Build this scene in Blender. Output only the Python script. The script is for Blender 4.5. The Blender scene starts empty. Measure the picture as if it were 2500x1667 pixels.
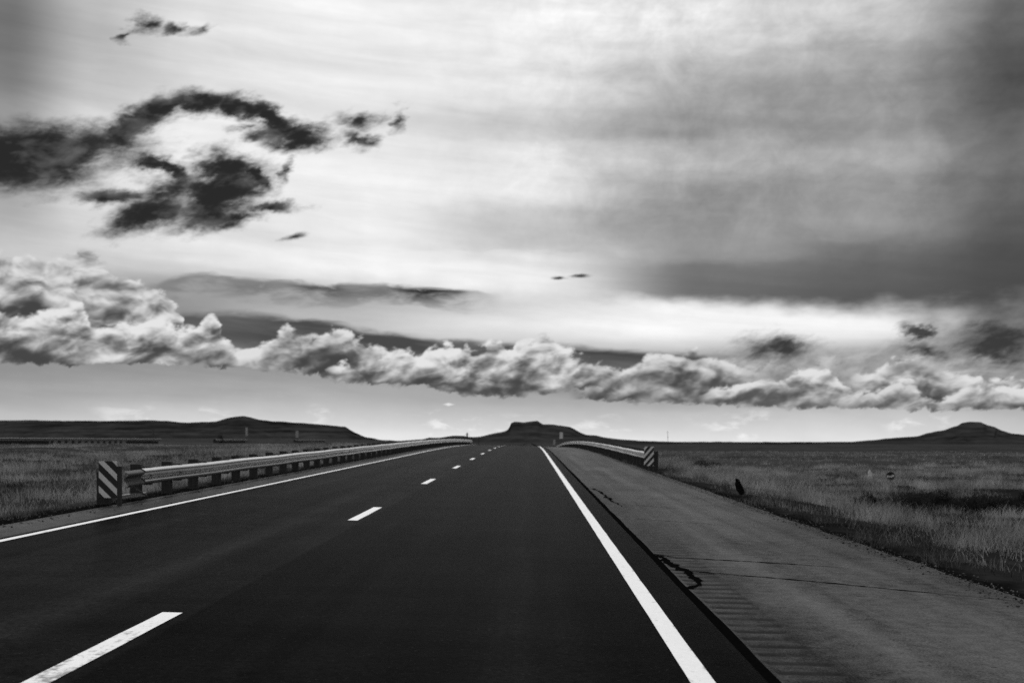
import bpy, bmesh, math, random
import numpy as np
from mathutils import Vector

scene = bpy.context.scene
R = math.radians

# ===================================================================== CAMERA
EYE = 1.54                                   # eye height above the road below it
cam_data = bpy.data.cameras.new("camera")
cam = bpy.data.objects.new("camera", cam_data)
scene.collection.objects.link(cam)
cam.location = (0.0, 0.0, EYE)
cam.rotation_euler = (R(90), 0, 0)           # level, looking along +Y
cam_data.sensor_width = 36.0
cam_data.lens = 36.0 * 2800 / 2500
cam_data.shift_x = -43 / 2500
cam_data.shift_y = 246.5 / 2500
cam_data.clip_start = 0.05
cam_data.clip_end = 60000
cam_data.dof.use_dof = True
cam_data.dof.focus_distance = 11.0
cam_data.dof.aperture_fstop = 40.32 / 16.0   # lens mm / pupil mm
scene.camera = cam
scene.view_settings.view_transform = 'Standard'
scene.view_settings.look = 'None'
scene.view_settings.exposure = 0.0
scene.view_settings.gamma = 1.0

# ===================================================================== SKY
SUN_EL, SUN_AZ = R(52), R(-14)               # high, ahead and a little to the left
world = bpy.data.worlds.new("World")
scene.world = world
world.use_nodes = True


def lin(v):
    v = v / 255.0
    return v / 12.92 if v <= 0.04045 else ((v + 0.055) / 1.055) ** 2.4


class G:
    """small expression builder over shader nodes"""
    nt = None

    def __init__(s, sock):
        s.s = sock

    @staticmethod
    def math(op, *a, clamp=False):
        n = G.nt.nodes.new('ShaderNodeMath')
        n.operation = op
        n.use_clamp = clamp
        for i, v in enumerate(a):
            if isinstance(v, G):
                G.nt.links.new(v.s, n.inputs[i])
            else:
                n.inputs[i].default_value = v
        return G(n.outputs[0])

    def __add__(s, o): return G.math('ADD', s, o)
    def __radd__(s, o): return G.math('ADD', o, s)
    def __sub__(s, o): return G.math('SUBTRACT', s, o)
    def __rsub__(s, o): return G.math('SUBTRACT', o, s)
    def __mul__(s, o): return G.math('MULTIPLY', s, o)
    def __rmul__(s, o): return G.math('MULTIPLY', o, s)
    def __truediv__(s, o): return G.math('DIVIDE', s, o)
    def __rtruediv__(s, o): return G.math('DIVIDE', o, s)


def gmax(a, b): return G.math('MAXIMUM', a, b)
def gmin(a, b): return G.math('MINIMUM', a, b)
def smax(a, b, k): return G.math('SMOOTH_MAX', a, b, k)
def clamp01(a): return G.math('ADD', a, 0.0, clamp=True)


def sstep(a, b, x, lo=0.0, hi=1.0):
    n = G.nt.nodes.new('ShaderNodeMapRange')
    n.interpolation_type = 'SMOOTHSTEP'
    for i, v in enumerate((x, a, b, lo, hi)):
        if isinstance(v, G):
            G.nt.links.new(v.s, n.inputs[i])
        else:
            n.inputs[i].default_value = v
    return G(n.outputs[0])


def lerp(a, b, f):
    n = G.nt.nodes.new('ShaderNodeMix')
    n.data_type = 'FLOAT'
    n.clamp_factor = True
    for i, v in zip((0, 2, 3), (f, a, b)):
        if isinstance(v, G):
            G.nt.links.new(v.s, n.inputs[i])
        else:
            n.inputs[i].default_value = v
    return G(n.outputs[0])


def vec(x, y, z=0.0):
    n = G.nt.nodes.new('ShaderNodeCombineXYZ')
    for i, v in enumerate((x, y, z)):
        if isinstance(v, G):
            G.nt.links.new(v.s, n.inputs[i])
        else:
            n.inputs[i].default_value = v
    return G(n.outputs[0])


def noise(v, scale=1.0, detail=4.0, rough=0.5, dist=0.0, dim='2D', lac=2.0):
    n = G.nt.nodes.new('ShaderNodeTexNoise')
    n.noise_dimensions = dim
    G.nt.links.new(v.s, n.inputs['Vector'])
    n.inputs['Scale'].default_value = scale
    n.inputs['Detail'].default_value = detail
    n.inputs['Roughness'].default_value = rough
    n.inputs['Distortion'].default_value = dist
    n.inputs['Lacunarity'].default_value = lac
    return G(n.outputs[0])


def voro(v, scale=1.0, detail=0.0, rough=0.5, smooth=0.3):
    n = G.nt.nodes.new('ShaderNodeTexVoronoi')
    n.voronoi_dimensions = '2D'
    n.feature = 'F1'
    n.normalize = True
    G.nt.links.new(v.s, n.inputs['Vector'])
    n.inputs['Scale'].default_value = scale
    n.inputs['Detail'].default_value = detail
    n.inputs['Roughness'].default_value = rough
    return G(n.outputs['Distance'])


def curve(x, pts, xr=None, linear=False):
    """piecewise function of x; flat beyond its ends"""
    pts = sorted(pts)
    x0, x1 = xr or (pts[0][0], pts[-1][0])
    ys = [p[1] for p in pts]
    y0, y1 = min(ys), max(ys)
    if y1 - y0 < 1e-9:
        y1 = y0 + 1e-6
    n = G.nt.nodes.new('ShaderNodeFloatCurve')
    cm = n.mapping
    c = cm.curves[0]
    while len(c.points) < len(pts):
        c.points.new(0.5, 0.5)
    for cp, (px, py) in zip(c.points, pts):
        cp.location = ((px - x0) / (x1 - x0), (py - y0) / (y1 - y0))
        cp.handle_type = 'VECTOR' if linear else 'AUTO_CLAMPED'
    cm.update()
    t = G.math('MULTIPLY_ADD', x, 1.0 / (x1 - x0), -x0 / (x1 - x0), clamp=True)
    G.nt.links.new(t.s, n.inputs['Value'])
    return G(n.outputs[0]) * (y1 - y0) + y0


def chart(x, y):
    """picture bearing -> (bearing, elevation) chart in the units of the sky"""
    a = math.atan((x - 1293) / 2800)
    return 1293 + 2800 * a, 1080 - (1080 - y) * math.cos(a)


def prof(pts):
    return [chart(*p) for p in pts]


def build_sky():
    nt = world.node_tree
    nt.nodes.clear()
    G.nt = nt
    tc = nt.nodes.new('ShaderNodeTexCoord')
    sep = nt.nodes.new('ShaderNodeSeparateXYZ')
    nt.links.new(tc.outputs['Generated'], sep.inputs[0])
    dx, dy, dz = (G(o) for o in sep.outputs)
    az = G.math('ARCTAN2', dx, dy)
    hor = G.math('SQRT', gmax(dx * dx + dy * dy, 1e-5))
    tel = gmin(gmax(dz / hor, -0.2), 3.0)
    U = az * 2800.0 + 1293.0
    V = tel * -2800.0 + 1080.0
    P = vec(U * 0.01, V * 0.01)              # hundreds of units

    # ---- clear air: the Nishita sky, seen in black and white
    sky = nt.nodes.new('ShaderNodeTexSky')
    sky.sky_type = 'NISHITA'
    sky.sun_disc = False
    sky.sun_elevation = SUN_EL
    sky.sun_rotation = SUN_AZ
    sky.dust_density = 2.0
    bw = nt.nodes.new('ShaderNodeRGBToBW')
    nt.links.new(sky.outputs[0], bw.inputs[0])
    clear = G(bw.outputs[0]) * 0.10

    def column_map(cols):
        out = None
        pu = None
        for x, pts in cols:
            cu = chart(x, 500)[0] if -300 < x < 2900 else x
            c = curve(V, [(chart(min(max(x, 0), 2500), y)[1], lin(v)) for y, v in pts])
            if out is None:
                out = c
            else:
                out = lerp(out, c, sstep(pu, cu, U))
            pu = cu
        return out

    # ---- high overcast sheet
    wv2 = noise(vec(U * 0.004, V * 0.012, 0), 1.0, 4, 0.55)
    Vw = V + (wv2 - 0.5) * 60.0
    V_keep, V = V, Vw
    above = column_map([
        (-2500, [(-800, 215), (300, 200), (700, 200)]),
        (20, [(-900, 220), (-100, 150), (50, 118), (150, 125), (250, 145), (350, 160), (450, 165), (550, 175), (650, 200)]),
        (230, [(-900, 225), (-100, 200), (50, 190), (150, 195), (250, 205), (350, 222), (450, 222), (550, 216), (650, 205)]),
        (500, [(-900, 228), (50, 226), (150, 222), (250, 230), (350, 242), (450, 238), (550, 228), (600, 236), (650, 225)]),
        (850, [(-900, 228), (50, 240), (150, 233), (250, 230), (350, 238), (450, 241), (550, 242), (600, 246), (660, 247)]),
        (1250, [(-900, 228), (50, 238), (150, 232), (250, 222), (310, 204), (350, 216), (450, 226), (500, 212), (570, 196), (620, 226), (680, 244)]),
        (1700, [(-900, 222), (50, 226), (150, 192), (250, 162), (310, 152), (370, 178), (450, 152), (520, 142), (600, 154), (650, 120), (720, 108)]),
        (2150, [(-900, 215), (50, 196), (150, 156), (250, 150), (300, 144), (370, 168), (450, 154), (550, 146), (620, 112), (690, 92), (740, 88)]),
        (2480, [(-900, 215), (-100, 130), (50, 96), (150, 88), (250, 84), (350, 108), (450, 104), (550, 90), (650, 76), (760, 70)]),
        (5200, [(-800, 215), (300, 190), (700, 190)])])
    V = V_keep
    below = column_map([
        (-2500, [(500, 205), (900, 190), (1080, 215)]),
        (20, [(500, 190), (650, 198), (880, 142), (950, 162), (1000, 188), (1070, 212)]),
        (400, [(600, 218), (650, 205), (700, 165), (760, 150), (880, 146), (900, 150), (950, 166), (1000, 198), (1060, 224)]),
        (800, [(620, 240), (690, 205), (730, 178), (770, 190), (880, 150), (930, 162), (1000, 194), (1065, 228)]),
        (1250, [(650, 240), (700, 226), (740, 214), (790, 224), (850, 190), (950, 164), (1000, 186), (1068, 230)]),
        (1700, [(700, 245), (760, 248), (800, 244), (840, 214), (900, 165), (970, 168), (1010, 192), (1070, 228)]),
        (2150, [(700, 245), (770, 246), (800, 242), (840, 204), (900, 172), (970, 176), (1020, 198), (1075, 226)]),
        (2480, [(700, 190), (780, 170), (830, 130), (900, 140), (970, 160), (1020, 188), (1075, 206)]),
        (5200, [(500, 195), (900, 185), (1080, 210)])])
    edge = curve(U, prof([(0, 600), (600, 625), (900, 655), (1200, 690), (1500, 728), (1700, 740), (2000, 751),
                          (2200, 766), (2320, 776), (2400, 788), (2520, 800)]))
    soft = curve(U, prof([(600, 60), (1100, 55), (1500, 26), (1750, 13), (2500, 12)]))
    en = (noise(vec(U * 0.010, V * 0.022), 1.0, 4, 0.5) - 0.5) * 44.0
    L = lerp(above, below, sstep(-1.0, 1.0, (V - edge + en * (soft * 0.02 + 0.3)) / soft))

    # streaks in the sheet (long, dipping slightly to the right) and fibrous mottling on its right side
    st = noise(vec(U * 0.0016 + V * 0.0009, V * 0.0125 - U * 0.0011), 1.0, 4, 0.55, 0.2)
    L = L * (1.0 + (st - 0.5) * sstep(1120.0, 900.0, V, 0.1, 0.5))
    fib = noise(vec(U * 0.0062 - V * 0.0016, V * 0.0068 + U * 0.001), 1.0, 5, 0.6, 0.5)
    rightness = sstep(900.0, 1700.0, U) * sstep(740.0, 480.0, V)
    L = L * (1.0 + (fib - 0.5) * (rightness * 0.50 + 0.08))
    mot = noise(vec(U * 0.016 + V * 0.004, V * 0.020), 1.0, 5, 0.62, 0.2)
    L = L * (1.0 + (mot - 0.5) * (rightness * 0.34 + 0.07))
    Lsheet = L

    # ---- low air near the horizon: tiny bright puffs
    pn = noise(vec(U * 0.012, V * 0.036), 1.0, 4, 0.55, 0.2)
    pgate = noise(vec(U * 0.0035 + 9.0, V * 0.006), 1.0, 1, 0.5)
    Lhor = L + sstep(0.50, 0.72, pn) * sstep(0.50, 0.66, pgate + sstep(1500.0, 300.0, U) * 0.10) * 0.20 * sstep(975.0, 1030.0, V) * sstep(1090.0, 1050.0, V)
    cu, cv = chart(1095, 987)
    lens = G.math('ABSOLUTE', V - cv) * 2.6 + G.math('ABSOLUTE', U - cu) * 0.75 + (pn - 0.5) * 14.0
    Lhor = Lhor + sstep(15.0, 3.0, lens) * 0.36

    # ---- lens-shaped dark streaks under the sheet
    up = curve(U, prof([(380, 692), (430, 676), (500, 668), (600, 677), (800, 693), (1000, 698), (1100, 702), (1200, 714)]))
    amp = curve(U, [(380, 0.0), (450, 0.45), (600, 0.6), (700, 0.65), (780, 0.85), (900, 0.72), (980, 0.9), (1040, 1.0), (1100, .95), (1150, 0.5), (1230, 0.0)])
    sn = noise(vec(U * 0.009, V * 0.035), 1.0, 4, 0.55, 0.3)
    dv = V - up + (sn - 0.5) * 26.0
    band = sstep(-5.0, 9.0, dv) * sstep(62.0, 6.0, dv + (sn - 0.5) * 50.0)
    L = lerp(Lhor, 0.03, band * amp * clamp01(sn * 2.8 - 0.1))

    # ---- strip of clear, filter-darkened sky above the cumulus
    gt = curve(U, prof([(380, 770), (480, 764), (560, 762), (700, 772), (800, 784), (900, 806), (1000, 818), (1150, 832),
                        (1260, 837), (1400, 846), (1560, 858), (1700, 865), (1850, 872), (1980, 884)]))
    ga = curve(U, [(300, 0.0), (470, 0.9), (1000, 1.0), (1500, 1.0), (1750, 0.9), (1860, 0.5), (2000, 0.0)])
    gb = curve(U, prof([(400, 840), (800, 900), (1250, 950), (1700, 975), (2000, 985)]))
    gv = V - gt + (sn - 0.5) * 26.0
    gap = sstep(-9.0, 13.0, gv) * sstep(20.0, -50.0, V - gb) * ga * clamp01(st * 1.0 + 0.5)
    L = lerp(L, clear * 0.085, gap)

    # ---- cumulus
    fw = noise(vec(U * 0.010 + 3.0, V * 0.016), 1.0, 2, 0.5)
    fw2 = noise(vec(U * 0.010, V * 0.016 + 17.0), 1.0, 2, 0.5)
    fine = noise(vec(U * 0.030 + V * 0.015, V * 0.045), 1.0, 4, 0.6, 0.3)

    def cumulus(L, top, base, fade, seed, sc=1.0, bright=1.0, lean=0.55, basedark=0.10, vd=1.0, hi=0.74):
        T = curve(U, prof(top))
        B = curve(U, prof(base))
        A = curve(U, [(chart(x, 800)[0], a) for x, a in fade])
        Us = U + V * lean                    # the heads lean to the right as they rise
        Uw = Us * (0.0100 * sc) + fw * 0.55 + seed
        Vw_ = V * (0.0165 * sc) - U * (0.0030 * sc) + fw2 * 0.55

        def bump(du, dv):
            return 1.0 - voro(vec(Uw + du * sc, Vw_ + dv * sc), 1.0, 3.0, 0.50)

        b0 = bump(0.0, 0.0)
        b1 = bump(-0.16, -0.22)
        din = (V - T) / (40.0 / sc)
        dba = (B - V) / (24.0 / sc)
        bn = (b0 - 0.60) * 2.4 + (fine - 0.5) * 0.9
        F = gmin(din + bn, dba + bn * 0.25 + (fine - 0.5) * 1.2)
        alpha = sstep(0.0, 0.42, F) * A
        rel = clamp01((V - T) / gmax(B - T, 10.0))
        emb = b0 - b1
        big = noise(vec(Us * (0.0085 * sc) + seed * 3.1, V * (0.014 * sc)), 1.0, 3, 0.5, 0.3)
        lum = hi + 0.04 - rel * 0.58 * vd + emb * (2.3 - rel * 1.2) + (big - 0.5) * 2.0 + (fine - 0.5) * 0.22 + sstep(1.0, 0.0, F) * 0.22 * (1.0 - rel)
        lum = (G.math('POWER', sstep(-0.22, 1.12, lum), 1.7) * 0.72 + basedark * 0.62) * bright
        return lerp(L, lum, alpha)

    # grey veil behind, right
    vn = noise(vec(U * 0.006 + V * 0.004, V * 0.014), 1.0, 4, 0.55, 0.5)
    veil = sstep(0.36, 0.60, vn + curve(U, [(1640, -.4), (1780, 0.05), (2000, 0.14), (2250, 0.1), (2500, .12)])) * sstep(835.0, 890.0, V) * sstep(1000.0, 965.0, V)
    L = lerp(L, gmax(fine * 0.35 + vn * 0.75 - 0.20, 0.09), veil * 0.85)

    # row behind, with the upper part of the big cloud on the left
    L = cumulus(L, [(-200, 640), (60, 622), (110, 645), (140, 640), (180, 630), (240, 638), (280, 668), (340, 698), (400, 728), (440, 765), (470, 850), (500, 868),
                    (560, 852), (620, 846), (660, 826), (700, 812), (725, 826), (790, 815), (830, 812), (870, 834), (930, 852), (980, 900),
                    (1400, 930), (1450, 912), (1487, 890), (1531, 892), (1600, 862), (1660, 866), (1720, 876), (1787, 884), (1830, 905), (1900, 890), (2000, 884), (2060, 905), (2127, 915),
                    (2184, 880), (2281, 904), (2330, 912), (2386, 924), (2442, 944), (2560, 930)],
                [(-200, 880), (420, 896), (700, 908), (830, 932), (930, 944), (1100, 950), (1420, 976), (1600, 986), (1750, 990), (2000, 992), (2300, 996), (2560, 1000)],
                [(-300, 1.0), (930, 1.0), (990, 0.0), (1380, 0.0), (1440, 1.0), (1780, 0.9), (1860, 0.35), (2060, 0.35), (2130, 1.0), (2600, 1.0)], 15.3, 0.85, 0.93, 0.6, hi=0.66)
    # front row
    L = cumulus(L, [(-200, 760), (50, 772), (110, 765), (155, 748), (178, 738), (215, 778), (255, 812), (300, 800), (345, 786), (365, 772), (405, 780), (430, 806), (450, 812), (490, 792), (522, 780), (540, 808), (565, 850), (620, 895), (780, 930), (800, 905), (885, 892), (925, 868), (960, 856), (1018, 868), (1048, 850), (1089, 850), (1140, 854), (1160, 868),
                    (1194, 844), (1215, 838), (1249, 850), (1262, 832), (1310, 824), (1361, 841), (1395, 866), (1446, 876), (1480, 915), (1520, 950),
                    (1680, 975), (1750, 950), (1850, 936), (1920, 922), (1959, 910), (2011, 908), (2049, 938), (2090, 962), (2140, 958), (2200, 940), (2230, 950), (2300, 968), (2380, 930), (2430, 950), (2560, 960)],
                [(-200, 888), (400, 893), (520, 896), (800, 930), (1000, 942), (1100, 960), (1200, 970), (1330, 966), (1420, 952), (1520, 960), (1680, 985), (1850, 996), (2030, 1000), (2300, 1002), (2560, 1004)],
                [(-300, 1.0), (540, 1.0), (610, 0.0), (770, 0.0), (840, 1.0), (1430, 1.0), (1500, 0.0), (1690, 0.0), (1760, 0.9), (2040, 0.9), (2090, 0.75), (2150, 0.8), (2600, 0.9)], 22.9, 1.0, 1.0, 0.75)
    Lcu = L

    # ---- ragged dark clouds (lower, nearer, unlit from this side)
    wx = noise(vec(U * 0.010 + V * 0.007, V * 0.016), 1.4, 5, 0.60)
    wy = noise(vec(U * 0.010 + V * 0.007 + 31.0, V * 0.016 + 11.0), 1.4, 5, 0.60)
    Q = vec(U + (wx - 0.5) * 96.0 - (wy - 0.5) * 40.0, V + (wy - 0.5) * 50.0)

    Qthin = vec(U + (wx - 0.5) * 34.0, V + (wy - 0.5) * 14.0)

    def blob(x0, y0, x1, y1, r, w=1.0, Q=Q):
        (a0, b0), (a1, b1) = chart(x0, y0), chart(x1, y1)
        ln = math.hypot(a1 - a0, b1 - b0)
        m = nt.nodes.new('ShaderNodeMapping')
        m.vector_type = 'TEXTURE'
        m.inputs['Location'].default_value = ((a0 + a1) / 2, (b0 + b1) / 2, 0)
        m.inputs['Rotation'].default_value = (0, 0, math.atan2(b1 - b0, a1 - a0))
        m.inputs['Scale'].default_value = (ln / 2 + r, r, 1)
        nt.links.new(Q.s, m.inputs[0])
        v = nt.nodes.new('ShaderNodeVectorMath')
        v.operation = 'LENGTH'
        nt.links.new(m.outputs[0], v.inputs[0])
        return G.math('MULTIPLY_ADD', G(v.outputs['Value']), -w, w)

    def union(bl, k=0.35, Q=Q):
        out = None
        for b in bl:
            x = blob(*b, Q=Q)
            out = x if out is None else smax(out, x, k)
        return out

    er = noise(vec(U * 0.010 + V * 0.008, V * 0.019), 1.8, 5, 0.62, 0.2)
    er2 = noise(vec((U - 9.0) * 0.010 + (V - 13.0) * 0.008, (V - 13.0) * 0.019), 1.8, 3, 0.55, 0.2)
    tex = noise(vec(U * 0.009 + V * 0.006, V * 0.015 + 4.0), 1.0, 4, 0.5, 0.3)

    def dark(L, F, soft=0.92, pale=0.008):
        F = F + (er - 0.5) * 0.86
        al = sstep(0.0, soft, F)
        dk = 0.015 + pale + sstep(1.15, 0.2, F) * 0.10 + clamp01((tex - 0.50) * 0.50 + (er - er2) * 0.26) * sstep(1.35, 0.45, F, 0.40, 1.0)
        return lerp(L, dk, al)

    big_ = union([(-150, 386, 210, 390, 72), (-100, 376, 290, 352, 56), (250, 345, 365, 288, 32), (330, 284, 440, 248, 30),
                  (430, 252, 560, 250, 27), (545, 250, 650, 276, 27), (640, 272, 680, 305, 30), (650, 322, 790, 332, 30), (690, 352, 785, 338, 28), (330, 384, 475, 436, 20, .75), (610, 330, 660, 328, 16, .7)])
    mid_ = union([(520, 410, 575, 408, 46), (605, 426, 636, 438, 22), (475, 508, 600, 450, 58), (500, 480, 570, 440, 46), (290, 546, 430, 500, 38, .95), (390, 480, 470, 445, 36, .55), (470, 536, 560, 528, 30, .9),
                  (200, 478, 345, 482, 19, .75), (610, 505, 715, 508, 15, .7), (535, 540, 600, 527, 22, .8)], 0.25)
    sml_ = union([(825, 297, 925, 292, 28, .8), (850, 342, 905, 345, 28, .85), (965, 310, 980, 280, 24, .75), (690, 428, 706, 405, 20, .9), (560, 312, 640, 308, 12, .6),
                  (278, 102, 340, 76, 13, .85), (325, 62, 380, 58, 24, .95), (390, 70, 450, 72, 16, .9), (450, 80, 530, 66, 12, .65)], 0.25)
    rgt_ = union([(2215, 806, 2265, 812, 18), (2330, 846, 2560, 812, 50, .95), (2200, 850, 2340, 856, 24, .7), (2340, 862, 2540, 866, 24, .7), (1840, 846, 1960, 850, 34, .75)], 0.25)
    thin_ = union([(685, 585, 750, 572, 10, 1.0)], 0.2, Qthin)
    thin2_ = union([(1352, 678, 1385, 679, 6, .95), (1385, 674, 1445, 672, 6, .95)], 0.2, Qthin)
    Ltop = dark(Lsheet, smax(smax(smax(big_, mid_, 0.2) + 0.48, sml_ + 0.16, 0.05), thin_, 0.05))
    Lmid = dark(dark(Lcu, rgt_ + 0.42, 1.0, 0.030), gmax(gmax(thin2_ + 0.1, thin_), mid_ + 0.48))

    # away from the view the overcast mixes with the clear air; below the horizon a dull ground tone
    Laway = clear * 0.35 + 0.42

    def backdrop(L):
        bg = nt.nodes.new('ShaderNodeBackground')
        col = nt.nodes.new('ShaderNodeCombineColor')
        for i in range(3):
            if isinstance(L, G):
                nt.links.new(L.s, col.inputs[i])
            else:
                col.inputs[i].default_value = L
        nt.links.new(col.outputs[0], bg.inputs['Color'])
        bg.inputs['Strength'].default_value = 1.0
        return bg.outputs[0]

    def choose(f, a, b):                     # a where f is 0, b where it is 1
        n = nt.nodes.new('ShaderNodeMixShader')
        nt.links.new(f.s, n.inputs[0])
        nt.links.new(a, n.inputs[1])
        nt.links.new(b, n.inputs[2])
        return n.outputs[0]

    def over(x, t): return G.math('GREATER_THAN', x, t)

    # the sky in bands of elevation, so that only the clouds of a band are worked out there
    s_low = choose(over(V, 1012.0), backdrop(Lmid), backdrop(Lhor))
    s_view = choose(over(V, 596.0), choose(over(V, 30.0), backdrop(Lsheet), backdrop(Ltop)), s_low)
    away = sstep(1200.0, 3000.0, G.math('ABSOLUTE', U - 1293.0) + sstep(100.0, -1500.0, V) * 900.0)
    s_all = choose(away, s_view, backdrop(Laway))
    s_all = choose(sstep(1095.0, 1125.0, V), s_all, backdrop(0.12))
    out = nt.nodes.new('ShaderNodeOutputWorld')
    nt.links.new(s_all, out.inputs['Surface'])
    world.cycles.sampling_method = 'MANUAL'
    world.cycles.sample_map_resolution = 512


build_sky()

# ===================================================================== SUN (veiled by the high overcast)
sun_data = bpy.data.lights.new("sun", 'SUN')
sun_data.energy = 1.5
sun_data.angle = R(10)
sun_data.color = (1.0, 1.0, 1.0)
sun = bpy.data.objects.new("sun", sun_data)
scene.collection.objects.link(sun)
_sd = Vector((math.sin(SUN_AZ) * math.cos(SUN_EL), math.cos(SUN_AZ) * math.cos(SUN_EL), math.sin(SUN_EL)))
sun.rotation_euler = _sd.to_track_quat('Z', 'Y').to_euler()

# ===================================================================== HELPERS
COL = scene.collection
rng = np.random.default_rng(7)
random.seed(5)


def link(o, parent=None):
    COL.objects.link(o)
    if parent is not None:
        o.parent = parent
    return o


def make(name, verts, faces, mat, parent=None, smooth=False):
    me = bpy.data.meshes.new(name)
    me.from_pydata([tuple(v) for v in verts], [], [tuple(f) for f in faces])
    me.update()
    if mat is not None:
        me.materials.append(mat)
    if smooth:
        me.polygons.foreach_set("use_smooth", [True] * len(me.polygons))
    return link(bpy.data.objects.new(name, me), parent)


def make_np(name, v, q, mat, parent=None, smooth=False):
    """mesh from an (n,3) array and an (m,4) or (m,3) array of corner indices"""
    me = bpy.data.meshes.new(name)
    k = q.shape[1]
    me.vertices.add(len(v))
    me.vertices.foreach_set("co", np.ascontiguousarray(v, dtype=np.float32).ravel())
    me.loops.add(q.size)
    me.loops.foreach_set("vertex_index", np.ascontiguousarray(q, dtype=np.int32).ravel())
    me.polygons.add(len(q))
    me.polygons.foreach_set("loop_start", np.arange(0, q.size, k, dtype=np.int32))
    me.polygons.foreach_set("loop_total", np.full(len(q), k, dtype=np.int32))
    if smooth:
        me.polygons.foreach_set("use_smooth", np.ones(len(q), dtype=bool))
    me.update(calc_edges=True)
    me.validate()
    if mat is not None:
        me.materials.append(mat)
    return link(bpy.data.objects.new(name, me), parent)


def grid_faces(nu, nv):
    i = np.arange(nu - 1)[:, None] * nv + np.arange(nv - 1)[None, :]
    return np.stack([i, i + nv, i + nv + 1, i + 1], -1).reshape(-1, 4)


def tag(o, label=None, cat=None, group=None, kind=None):
    if label: o['label'] = label
    if cat: o['category'] = cat
    if group: o['group'] = group
    if kind: o['kind'] = kind
    return o


def thing(name, loc, label, cat, group=None, rz=0.0):
    o = bpy.data.objects.new(name, None)
    link(o)
    o.location = loc
    o.rotation_euler = (0, 0, rz)
    o.empty_display_size = 0.1
    return tag(o, label, cat, group)


class MB:
    """collects boxes, tubes and sheets into one mesh"""

    def __init__(s):
        s.v, s.f = [], []

    def box(s, x0, x1, y0, y1, z0, z1, bev=0.0):
        b = min(bev, (x1 - x0) / 2.01, (y1 - y0) / 2.01, (z1 - z0) / 2.01)
        n = len(s.v)
        if b <= 0:
            for z in (z0, z1):
                s.v += [(x0, y0, z), (x1, y0, z), (x1, y1, z), (x0, y1, z)]
            s.f += [tuple(n + i for i in f) for f in ((3, 2, 1, 0), (4, 5, 6, 7), (0, 1, 5, 4), (1, 2, 6, 5), (2, 3, 7, 6), (3, 0, 4, 7))]
            return s
        rings = [(z0, b), (z0 + b, 0), (z1 - b, 0), (z1, b)]
        for z, i in rings:
            a = b if i else 0.0
            X0, X1, Y0, Y1 = x0 + a, x1 - a, y0 + a, y1 - a
            c = b
            s.v += [(X0 + c, Y0, z), (X1 - c, Y0, z), (X1, Y0 + c, z), (X1, Y1 - c, z), (X1 - c, Y1, z), (X0 + c, Y1, z), (X0, Y1 - c, z), (X0, Y0 + c, z)]
        for r in range(3):
            for k in range(8):
                s.f.append((n + r * 8 + k, n + r * 8 + (k + 1) % 8, n + (r + 1) * 8 + (k + 1) % 8, n + (r + 1) * 8 + k))
        s.f.append(tuple(n + 7 - k for k in range(8)))
        s.f.append(tuple(n + 24 + k for k in range(8)))
        return s

    def tube(s, pts, rad, k=8):
        n = len(s.v)
        rad = rad if hasattr(rad, '__len__') else [rad] * len(pts)
        for i, p in enumerate(pts):
            p = Vector(p)
            d = Vector(pts[min(i + 1, len(pts) - 1)]) - Vector(pts[max(i - 1, 0)])
            d.normalize()
            a = d.orthogonal().normalized() if abs(d.z) < 0.9 else Vector((1, 0, 0))
            a = (a - d * a.dot(d)).normalized()
            b = d.cross(a)
            for j in range(k):
                t = 2 * math.pi * j / k
                s.v.append(tuple(p + (a * math.cos(t) + b * math.sin(t)) * rad[i]))
        for i in range(len(pts) - 1):
            for j in range(k):
                s.f.append((n + i * k + j, n + i * k + (j + 1) % k, n + (i + 1) * k + (j + 1) % k, n + (i + 1) * k + j))
        s.f.append(tuple(n + k - 1 - j for j in range(k)))
        s.f.append(tuple(n + (len(pts) - 1) * k + j for j in range(k)))
        return s

    def build(s, name, mat, parent=None, smooth=False):
        return make(name, s.v, s.f, mat, parent, smooth)


# ---- value noise on arrays (for the lie of the land)
_tab = rng.random((256, 256))


def vnoise(x, y):
    x = np.asarray(x, float); y = np.asarray(y, float)
    xi = np.floor(x).astype(int); yi = np.floor(y).astype(int)
    fx = x - xi; fy = y - yi
    fx = fx * fx * (3 - 2 * fx); fy = fy * fy * (3 - 2 * fy)
    a = _tab[xi % 256, yi % 256]; b = _tab[(xi + 1) % 256, yi % 256]
    c = _tab[xi % 256, (yi + 1) % 256]; d = _tab[(xi + 1) % 256, (yi + 1) % 256]
    return (a * (1 - fx) + b * fx) * (1 - fy) + (c * (1 - fx) + d * fx) * fy - 0.5


def fbm(x, y, oct_=4):
    s = 0; a = 1.0
    for i in range(oct_):
        s = s + a * vnoise(x * 2 ** i + 17.3 * i, y * 2 ** i + 5.1 * i)
        a *= 0.5
    return s


def ss(a, b, x):
    t = np.clip((x - a) / (b - a), 0, 1)
    return t * t * (3 - 2 * t)


# ===================================================================== MATERIALS (all in greys: the photograph is black and white)
def material(name, rough=0.8, spec=0.3, metal=0.0, ior=1.5):
    m = bpy.data.materials.new(name)
    m.use_nodes = True
    nt = m.node_tree
    G.nt = nt
    b = nt.nodes['Principled BSDF']
    b.inputs['Roughness'].default_value = rough
    b.inputs['Specular IOR Level'].default_value = spec
    b.inputs['Metallic'].default_value = metal
    b.inputs['IOR'].default_value = ior
    return m, nt, b


def grey(nt, val, sock):
    if isinstance(val, G):
        c = nt.nodes.new('ShaderNodeCombineColor')
        for i in range(3):
            nt.links.new(val.s, c.inputs[i])
        nt.links.new(c.outputs[0], sock)
    else:
        sock.default_value = (val, val, val, 1)


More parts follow.
